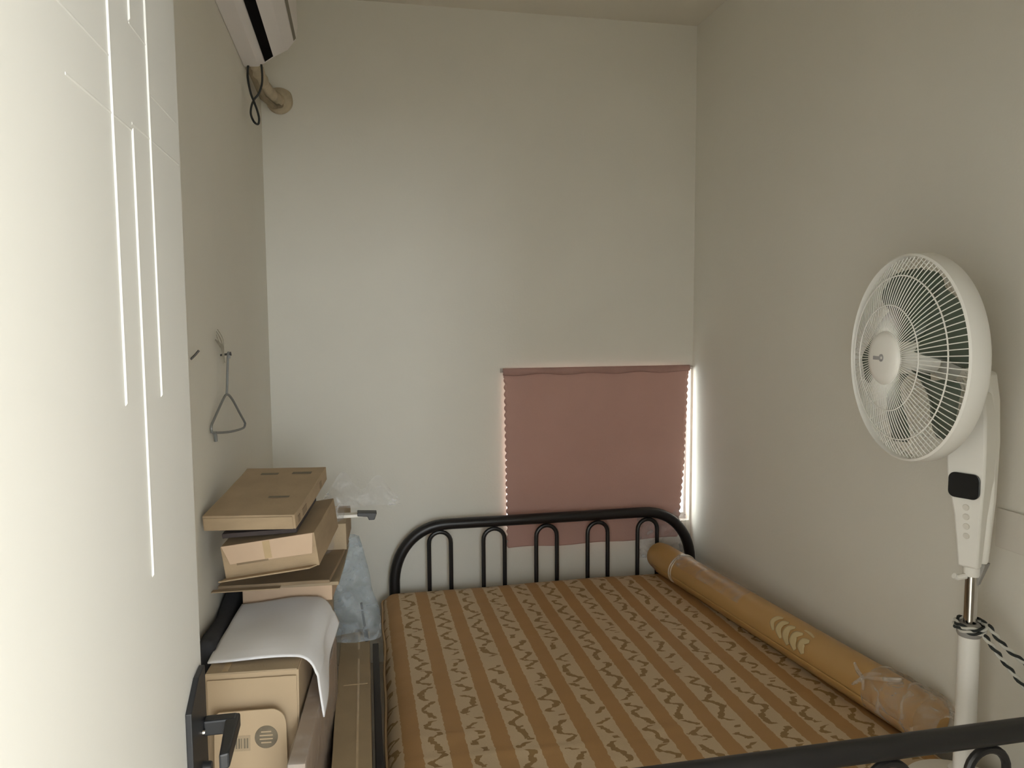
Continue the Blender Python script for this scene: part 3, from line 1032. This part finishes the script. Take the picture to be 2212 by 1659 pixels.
def pipe():
    # wrapped pipe from the unit into the back wall
    root = thing('wrapped_pipe', 'beige wrapped pipe running from air conditioner into the wall', 'pipe', (-0.335, 3.45, 2.70))
    o = V((-0.335, 3.45, 2.70))
    bm = new_bm()
    pts = catmull([V(p) - o for p in ((-0.365, 3.152, 2.706), (-0.362, 3.25, 2.682), (-0.348, 3.42, 2.66), (-0.325, 3.58, 2.668), (-0.318, 3.70, 2.690))], 8)
    tube(bm, pts, [0.026 + 0.003 * math.sin(i * 1.7) for i in range(len(pts))], 14)
    finish('pipe_wrap', bm, M_PUTTY, root, smooth=True)
    bm = new_bm()
    lathe(bm, [(0.0, 0.026), (0.026, 0.026), (0.040, 0.020), (0.056, 0.012), (0.060, 0.0)], 36, Matrix.Translation(V((-0.318, 3.70, 2.690)) - o) @ Matrix.Rotation(PI / 2, 4, 'X'))
    bmesh.ops.subdivide_edges(bm, edges=bm.edges[:], cuts=1)
    for v in bm.verts:
        v.co += V((0, -0.006 * abs(nz(v.co, 28, 2)), 0)) + V((nz(v.co, 22, 5), 0, nz(v.co, 22, 9))) * 0.004
    finish('putty_collar', bm, M_PUTTY, root, smooth=True)
    bm = new_bm(); tube(bm, [V((-0.385, 3.152, 2.69)) - o, V((-0.383, 3.25, 2.672)) - o, V((-0.36, 3.40, 2.62)) - o, V((-0.33, 3.55, 2.625)) - o, V((-0.31, 3.69, 2.67)) - o], 0.013, 10)
    finish('drain_hose', bm, M_PUTTYD, root, smooth=True)
    # looped black cord hanging below the unit
    c = thing('hanging_cable', 'black looped cable hanging under the air conditioner', 'cable', (-0.39, 3.12, 2.66))
    oc = V((-0.39, 3.12, 2.66))
    def q(px, py):      # cable hangs in the plane just off the wall end of the unit: px, py in cm-like units
        return V((-0.385 + px, 3.135, 2.665 - py)) - oc
    pts = [q(0.004, 0.0), q(0.001, 0.05), q(0.010, 0.105), q(0.020, 0.135), q(0.032, 0.170), q(0.038, 0.20), q(0.034, 0.222), q(0.020, 0.215), q(0.007, 0.185), q(0.009, 0.155), q(0.020, 0.128), q(0.038, 0.105), q(0.051, 0.070), q(0.054, 0.035), q(0.052, -0.004)]
    bm = new_bm()
    cp = catmull(pts, 6)
    for i, p in enumerate(cp):
        p.y += 0.010 * math.sin(PI * i / (len(cp) - 1)) * (-1 if i < len(cp) / 2 else 1) * 0.8
    tube(bm, cp, 0.0042, 8)
    finish('cable', bm, M_CORD, c, smooth=True)
pipe()

# ------------------------------------------------------------------ wire hanger and nails on the left wall
def hanger():
    def W(t, z, off=0.0):       # t metres along the hanger (towards the far end), plane skewed slightly off the wall
        return V((-0.394 + 0.085 * t + off, 2.18 + 1.0 * t, z))
    n = thing('wall_nail', 'nail in the left wall holding the wire hanger', 'nail', (XL, 2.40, 1.585))
    bm = new_bm(); tube(bm, [(0, 0, 0), (0.030, -0.004, 0.004)], 0.0032, 8)
    tube(bm, [(0.029, -0.004, 0.004), (0.032, -0.004, 0.0045)], 0.006, 8)
    finish('nail_shank', bm, M_NAIL, n, smooth=True)
    n2 = thing('wall_nail', 'bare nail in the left wall beside the door edge', 'nail', (XL, 1.985, 1.592))
    bm = new_bm(); tube(bm, [(0, 0, 0), (0.010, 0.0, 0.010), (0.020, 0.0, 0.022)], 0.0028, 8)
    finish('nail_shank', bm, M_NAIL, n2, smooth=True)
    root = thing('wire_hanger', 'bent grey wire hanger on the shaded left wall', 'hanger', (-0.384, 2.37, 1.36))
    o = V((-0.384, 2.37, 1.36))
    # triangle body
    tri = catmull([W(0.178, 1.470), W(0.235, 1.452), W(0.33, 1.395), W(0.385, 1.362), W(0.392, 1.352), W(0.360, 1.344), W(0.20, 1.356), W(0.03, 1.378), W(0.004, 1.386), W(0.006, 1.402), W(0.04, 1.418), W(0.13, 1.458)], 8, closed=True)
    bm = new_bm(); tube(bm, [p - o for p in tri], 0.0036, 8, closed=True)
    finish('frame', bm, M_WIRE, root, smooth=True)
    bm = new_bm(); tube(bm, [p - o for p in catmull([W(0.178, 1.470), W(0.186, 1.50), W(0.196, 1.54), W(0.206, 1.575), W(0.213, 1.592), W(0.222, 1.588), W(0.222, 1.575)], 6)], 0.0036, 8)
    finish('hook', bm, M_WIRE, root, smooth=True)
    bm = new_bm(); tube(bm, [W(0.035, 1.378) - o, W(0.040, 1.366) - o, W(0.042, 1.352) - o], 0.005, 8)
    finish('wire_end', bm, M_WIRE, root, smooth=True)
    f = thing('frayed_string', 'frayed brownish string tuft above the hanger nail', 'string', (-0.392, 2.33, 1.60))
    of = V((-0.392, 2.33, 1.60))
    bm = new_bm()
    rnd = random.Random(3)
    for k in range(9):
        a = V((-0.388, 2.385 + rnd.uniform(-0.02, 0.02), 1.575 + rnd.uniform(-0.015, 0.01)))
        e = V((-0.392, 2.30 + rnd.uniform(-0.03, 0.05), 1.645 + rnd.uniform(-0.02, 0.02)))
        mid = a.lerp(e, 0.5) + V((0.004, rnd.uniform(-0.02, 0.02), rnd.uniform(-0.01, 0.01)))
        tube(bm, [p - of for p in catmull([a, mid, e], 5)], 0.0012, 5)
    finish('fibres', bm, M_FLUFF, f, smooth=True)
hanger()

# ------------------------------------------------------------------ pile of cartons between the left wall and the bed
def carton(name, label, near_left_top, size, yaw, tilt=0.0, roll=0.0, m=None, group=None, cat='box', soft=0.002):
    """size = (width, depth, height); origin at the near-left-top corner; yaw turns the depth axis to the right"""
    root = thing(name, label, cat, (0, 0, 0), (0, 0, 0), group)
    Mx = Matrix.Translation(V(near_left_top)) @ Matrix.Rotation(math.radians(-yaw), 4, 'Z') @ Matrix.Rotation(math.radians(tilt), 4, 'X') @ Matrix.Rotation(math.radians(-roll), 4, 'Y') @ Matrix.Translation((size[0] / 2, size[1] / 2, -size[2]))
    root.matrix_world = Mx
    w, d, h = size
    bm = new_bm()
    box(bm, -w / 2, w / 2, -d / 2, d / 2, 0, h)
    bmesh.ops.subdivide_edges(bm, edges=bm.edges[:], cuts=5, use_grid_fill=True)
    for v in bm.verts:
        p = Mx @ v.co
        v.co += V((nz(p, 9, 1), nz(p, 9, 2), nz(p, 9, 3))) * soft
    finish('body', bm, m or M_CARD, root, bevel=0.0015)
    return root

def pile():
    # tall tan carton at the front of the pile, standing on the floor
    t = carton('tall_carton', 'tall tan cardboard carton under the white foam sheet', (-0.357, 1.785, 0.878), (0.207, 0.80, 0.874), 4.0, m=M_TAN)
    w, d, h = 0.207, 0.80, 0.874
    part('top_flap', [(-w / 2 + 0.002, w / 2 - 0.002, -d / 2 - 0.004, -d / 2 + 0.16, h + 0.0005, h + 0.004)], M_CARDG, t, bevel=0.001)
    part('tape_strip', [(-w / 2 + 0.036, -w / 2 + 0.050, -d / 2 + 0.004, -d / 2 + 0.14, h + 0.004, h + 0.0046)], M_TAPE, t)
    part('front_panel', [(-w / 2 + 0.004, w / 2 - 0.003, -d / 2 - 0.007, -d / 2 - 0.003, h - 0.30, h - 0.012)], M_TAN, t, bevel=0.002)
    # rounded flap in front with printed label and round stamp
    fl = thing('carton_flap', 'tan cardboard sheet with round stamp leaning on the tall carton', 'cardboard', (-0.258, 1.690, 0.40), (math.radians(-6), 0, math.radians(-5)))
    bm = new_bm()
    w2, h2 = 0.158, 0.412
    poly = [(-w2 / 2, 0, 0), (w2 / 2 + 0.006, 0, 0), (w2 / 2 + 0.002, 0, h2 - 0.10)]
    for i in range(7):
        a = PI / 2 * i / 6
        poly.append((w2 / 2 - 0.034 + 0.034 * math.cos(a), 0, h2 - 0.036 + 0.036 * math.sin(a)))
    poly += [(-w2 / 2 + 0.01, 0, h2 - 0.002), (-w2 / 2, 0, h2 - 0.01)]
    prism(bm, poly, (0, 0.005, 0))
    finish('sheet', bm, M_TAN, fl, bevel=0.001)
    bm = new_bm()
    lathe(bm, [(0.0, 0.0008), (0.0245, 0.0008), (0.0255, 0.0)], 32, Matrix.Translation((0.035, -0.0002, h2 - 0.062)) @ Matrix.Rotation(PI / 2, 4, 'X'))
    st = finish('round_stamp', bm, M_PRINT, fl)
    for k, dz in enumerate((-0.012, -0.004, 0.004, 0.012)):
        part('stamp_line', [(0.035 - 0.016 + abs(dz) * 0.4, 0.035 + 0.016 - abs(dz) * 0.4, -0.0016, -0.0008, h2 - 0.062 + dz - 0.0014, h2 - 0.062 + dz + 0.0014)], M_TAN, st)
    lb = part('printed_label', [(-0.062, 0.000, -0.0008, 0.0, h2 - 0.090, h2 - 0.056)], M_CARDG, fl)
    for k in range(9):
        part('barcode_bar', [(-0.056 + k * 0.006, -0.056 + k * 0.006 + (0.0035 if k % 3 else 0.0018), -0.0014, -0.0008, h2 - 0.084, h2 - 0.062)], M_PRINT, lb)
    # white foam sheet draped over the top
    fo = thing('foam_sheet', 'white foam sheet draped over the tall carton', 'foam sheet', (-0.24, 2.03, 0.883))
    o = V((-0.24, 2.03, 0.883))
    yawv = V((math.sin(math.radians(4.0)), math.cos(math.radians(4.0)), 0))
    xv = V((yawv.y, -yawv.x, 0))
    bm = new_bm()
    nu, nv = 44, 40
    g = []
    c0 = V((-0.357, 1.785, 0.8845))
    for i in range(nu + 1):
        u = i / nu
        row = []
        for j in range(nv + 1):
            v = j / nv
            # u across (-0.03 .. 0.32 m unrolled), v along depth
            s = -0.006 + 0.375 * u
            front = 0.030 + 0.016 * math.cos(u * 2.6) - 0.012 * math.sin(u * 7.0) * (1 - u) + 0.05 * max(0, u - 0.70) ** 1.0
            dep = front + (0.415 - front) * v
            wtop = 0.205 + 0.014
            z = 0.004 + 0.010 * math.sin(PI * min(1, u * 1.3)) + 0.006 * nz((s, dep, 0), 7, 1) * min(1, v * 4)
            x = s
            if s > wtop - 0.02:
                # bends down over the right-hand edge
                e = s - (wtop - 0.02)
                R = 0.045
                a = min(e / R, PI / 2 * 0.93)
                x = wtop - 0.02 + R * math.sin(a)
                z = z - R * (1 - math.cos(a))
                rest = e - R * a
                if rest > 0:
                    drop = rest * (1.0 - 0.72 * v)
                    z -= drop
                    x += 0.006 * math.sin(dep * 18) + 0.010 * (rest / 0.09)
            if v < 0.10:
                z -= (0.10 - v) * 0.035
            p = c0 + xv * x + yawv * dep + V((0, 0, z))
            row.append(bm.verts.new(p - o))
        g.append(row)
    for i in range(nu):
        for j in range(nv):
            bm.faces.new((g[i][j], g[i + 1][j], g[i + 1][j + 1], g[i][j + 1]))
    finish('sheet', bm, M_FOAM, fo, smooth=True, solid=0.0035, sharp=80)
    # flat-pack panel in shrink wrap along the right side of the tall carton
    pn = carton('flat_pack_board', 'brown flat-pack panel in shiny clear wrap beside the tall carton', (-0.160, 1.56, 0.770), (0.036, 0.64, 0.767), 4.2, m=mat('brown_board', (0.40, 0.315, 0.25), 0.5, var=0.12, vscale=5, stretch=(1, 1, 4)), cat='board', soft=0.001)
    bm = new_bm()
    rounded_box(bm, 0.040, 0.65, 0.77, 0.006, 4, 30, 26, lambda p: p + V((0.0022 * nz(p, 14, 2) + 0.0012 * nz((p.x, p.y * 3, p.z * 0.7), 20, 4), 0, 0.001 * nz(p, 20, 7))))
    wr = finish('clear_wrap', bm, M_WRAP, pn, smooth=True)
    wr.location = (0, 0, 0.3865)
    # long carton standing on edge next to the bed
    lc = carton('long_carton', 'long brown carton standing on edge beside the mattress', (-0.088, 1.46, 0.600), (0.098, 1.20, 0.598), 0.6, m=M_CARDD2)
    part('tape_strip', [(-0.030, 0.040, 0.18, 0.186, 0.5982, 0.5992)], M_TAPE, lc)
    part('tape_strip', [(0.010, 0.016, -0.56, 0.56, 0.5982, 0.5988)], M_TAPE, lc)
    # low carton under the upper stack
    lo = carton('low_carton', 'pinkish low cardboard box under the flattened cartons', (-0.336, 2.225, 0.926), (0.252, 0.27, 0.046), 5.5, m=M_CARDP, soft=0.001)
    # flattened cartons
    f1 = carton('flattened_carton', 'lower of two flattened cartons lying on the pinkish box', (-0.385, 2.210, 0.9385), (0.320, 0.38, 0.011), 4.0, tilt=0.0, roll=0.0, m=M_CARDG, cat='cardboard')
    f2 = carton('flattened_carton', 'upper of two flattened cartons, sagging under the stack', (-0.385, 2.130, 0.968), (0.30, 0.40, 0.010), 7.0, tilt=-0.4, roll=1.6, m=M_CARDD, cat='cardboard')
    part('loose_flap', [(-0.16, 0.02, -0.225, -0.205, 0.0, 0.003)], M_CARD, f2)
    # tilted open carton
    tb = carton('tilted_carton', 'crooked cardboard box with folded front flap, second from top', (-0.352, 2.005, 1.112), (0.238, 0.33, 0.088), 7.0, tilt=2.0, roll=7.5, m=M_CARD)
    w, d, h = 0.238, 0.33, 0.092
    bm = new_bm()
    prism(bm, [(-w / 2 + 0.018, -d / 2 - 0.003, h - 0.052), (w / 2 - 0.012, -d / 2 - 0.003, h - 0.056), (w / 2 - 0.002, -d / 2 - 0.003, h - 0.002), (-w / 2 + 0.004, -d / 2 - 0.003, h - 0.002)], (0, -0.004, 0))
    finish('front_flap', bm, M_CARDP, tb, bevel=0.001)
    bm = new_bm()
    prism(bm, [(-w / 2 - 0.012, -d / 2 - 0.028, 0.004), (w / 2 - 0.02, -d / 2 - 0.028, 0.004), (w / 2 - 0.006, -d / 2, 0.0), (-w / 2, -d / 2, 0.0)], (0, 0, 0.004))
    finish('bottom_flap', bm, M_CARD, tb, bevel=0.001)
    part('tape_strip', [(-0.012, 0.006, -d / 2 - 0.0078, -d / 2 - 0.0068, h - 0.050, h - 0.004)], M_TAPE, tb)
    part('slot', [(-w / 2 + 0.035, -0.004, -d / 2 - 0.0076, -d / 2 - 0.0066, h - 0.056, h - 0.051)], M_CARDD, tb)
    # dark sheet added to stand for the shade between the two upper boxes
    ds = carton('shade_sleeve', 'dark flat sleeve shape added as the shade between the two top boxes', (-0.350, 2.018, 1.141), (0.190, 0.26, 0.012), 8.0, tilt=5.0, roll=3.6, m=M_CARDB, cat='sleeve')
    # top box
    tp = carton('flat_carton', 'flat brown cardboard box on top of the pile', (-0.392, 2.0, 1.194), (0.234, 0.352, 0.039), 11.0, tilt=9.0, roll=0.8, m=M_CARD, soft=0.0025)
    w, d, h = 0.234, 0.352, 0.039
    for (x0, x1, y0, y1) in ((-0.06, -0.01, 0.115, 0.13), (0.03, 0.085, 0.118, 0.134), (0.015, 0.07, -0.06, -0.05)):
        part('print_mark', [(x0, x1, y0, y1, h + 0.0012, h + 0.0018)], M_PRINT, tp)
    for (y0, y1) in ((-0.11, -0.07), (-0.155, -0.135), (0.08, 0.10)):
        part('side_slot', [(w / 2 + 0.0008, w / 2 + 0.002, y0, y1, 0.008, 0.026)], M_CARDD, tp)
    part('front_lip', [(-w / 2 + 0.004, w / 2 - 0.006, -d / 2 - 0.004, -d / 2 - 0.001, 0.002, h - 0.004)], M_CARD, tp, bevel=0.001)
    # pieces behind: brown carton end and flat bar with black end cap
    bc = carton('small_carton', 'small brown carton end behind the tilted box', (-0.20, 2.39, 1.055), (0.155, 0.24, 0.082), 3.0, m=M_CARDG)
    br = thing('flat_bar', 'pale flat bar with black end cap sticking out of the pile', 'bar', (-0.06, 2.46, 1.062))
    part('bar', [(-0.14, 0.068, -0.016, 0.016, -0.006, 0.004)], M_SOCK, br, bevel=0.001)
    bm = new_bm()
    prism(bm, [(0.050, -0.020, 0.010), (0.112, -0.020, 0.006), (0.104, -0.020, -0.016), (0.086, -0.020, -0.016), (0.082, -0.020, -0.005), (0.050, -0.020, -0.002)], (0, 0.04, 0))
    finish('end_cap', bm, M_BPLAST, br, bevel=0.002)
    # thin black rod standing on the long carton
    rd = thing('black_rod', 'short thin black rod standing behind the long carton', 'rod', (0.012, 2.55, 0.6015), (0, math.radians(-7), 0))
    bm = new_bm(); lathe(bm, [(0, 0), (0.007, 0), (0.007, 0.05), (0.004, 0.052), (0.004, 0.135), (0, 0.135)], 14)
    finish('shaft', bm, M_BPLAST, rd, smooth=True)
    carton('gap_shade_board', 'dark board added to shade the gap between the long carton and the bed', (0.020, 1.50, 0.44), (0.022, 1.40, 0.439), 0.6, m=mat('gap_shade_board', (0.020, 0.016, 0.016), 0.6), cat='board', soft=0.0005)  # near-black board added so the gap beside the bed reads as shaded
    # dark bag shape added against the wall for shadow and a dark item there
    bg_ = thing('shade_bag', 'dark grey bag shape added for shadow and a dark item between the wall and the boxes', 'bag', (-0.374, 2.215, 0.0))
    bm = new_bm()
    rounded_box(bm, 0.042, 0.67, 0.90, 0.020, 3, 22, 22, lambda p: p + V((0.003 * nz(p, 9, 1), 0.010 * nz(p, 5, 2), 0.02 * nz((p.x, p.y * 1.4, 0), 3, 4) * (p.z / 0.45))))
    o_ = finish('cloth_body', bm, M_SHADEBAG, bg_, smooth=True)
    o_.location = (0, 0, 0.452)

pile()

def film_sheet(name, label, pts_fn, nu, nv, m, origin):
    root = thing(name, label, 'plastic film', origin)
    o = V(origin)
    bm = new_bm()
    g = [[bm.verts.new(pts_fn(i / nu, j / nv) - o) for j in range(nv + 1)] for i in range(nu + 1)]
    for i in range(nu):
        for j in range(nv):
            bm.faces.new((g[i][j], g[i + 1][j], g[i + 1][j + 1], g[i][j + 1]))
    finish('film', bm, m, root, smooth=True, sharp=60)
    return root

def upper_film(u, v):
    x = -0.13 + 0.26 * u
    top = 1.085 + 0.10 * math.exp(-((u - 0.28) / 0.16) ** 2) + 0.075 * math.exp(-((u - 0.72) / 0.20) ** 2) + 0.006 * math.sin(u * 19)
    z = 1.072 + (top - 1.072) * v
    y = 2.52 + 0.05 * v + 0.022 * nz((u * 2, v * 2, 0), 1.6, 3) + 0.008 * abs(nz((u * 3, v * 3, 2), 1.8, 7))
    return V((x, y, z))
film_sheet('clear_film', 'clear crumpled plastic film puffing up behind the top box', upper_film, 46, 30, M_PLAST, (0.0, 2.54, 1.07))

def lower_film(u, v):
    # an open bag standing on the carton end: closed loop in plan, gathered towards the top
    a = 2 * PI * u
    z = 0.606 + 0.36 * v
    k = 1 - 0.45 * v ** 1.5
    rx = 0.082 * k * (1 + 0.22 * nz((math.cos(a), math.sin(a), v * 3), 1.3, 4))
    ry = 0.045 * k * (1 + 0.22 * nz((math.cos(a), math.sin(a), v * 3), 1.3, 8))
    return V((-0.022 - 0.03 * v + rx * math.cos(a), 2.575 - 0.02 * v + ry * math.sin(a), z))
film_sheet('plastic_bag', 'bluish clear plastic bag hanging over the far end of the long carton', lower_film, 36, 50, M_PLASTB, (0.0, 2.60, 0.61))

def side_film(u, v):
    x = -0.135 + 0.085 * u
    z = 0.975 + 0.125 * v + 0.01 * math.sin(u * 9)
    y = 2.285 + 0.16 * u + 0.012 * nz((u * 4, v * 4, 3), 2.0, 5)
    return V((x, y, z))
film_sheet('clear_film', 'clear film clinging to the side of the tilted box', side_film, 24, 24, M_PLAST, (-0.09, 2.35, 0.98))

def wall_film(u, v):
    x = 1.40 + 0.27 * u
    z = 0.45 + (0.235 + 0.02 * math.sin(u * 17)) * v
    y = 3.645 + 0.008 * nz((u * 4, v * 4, 0), 2.0, 5) + 0.006 * abs(nz((u * 6, v * 6, 0), 2.5, 1))
    return V((x, y, z))
film_sheet('clear_film', 'clear crumpled film stuffed behind the headboard near the corner', wall_film, 36, 30, M_PLAST, (1.53, 3.645, 0.45))
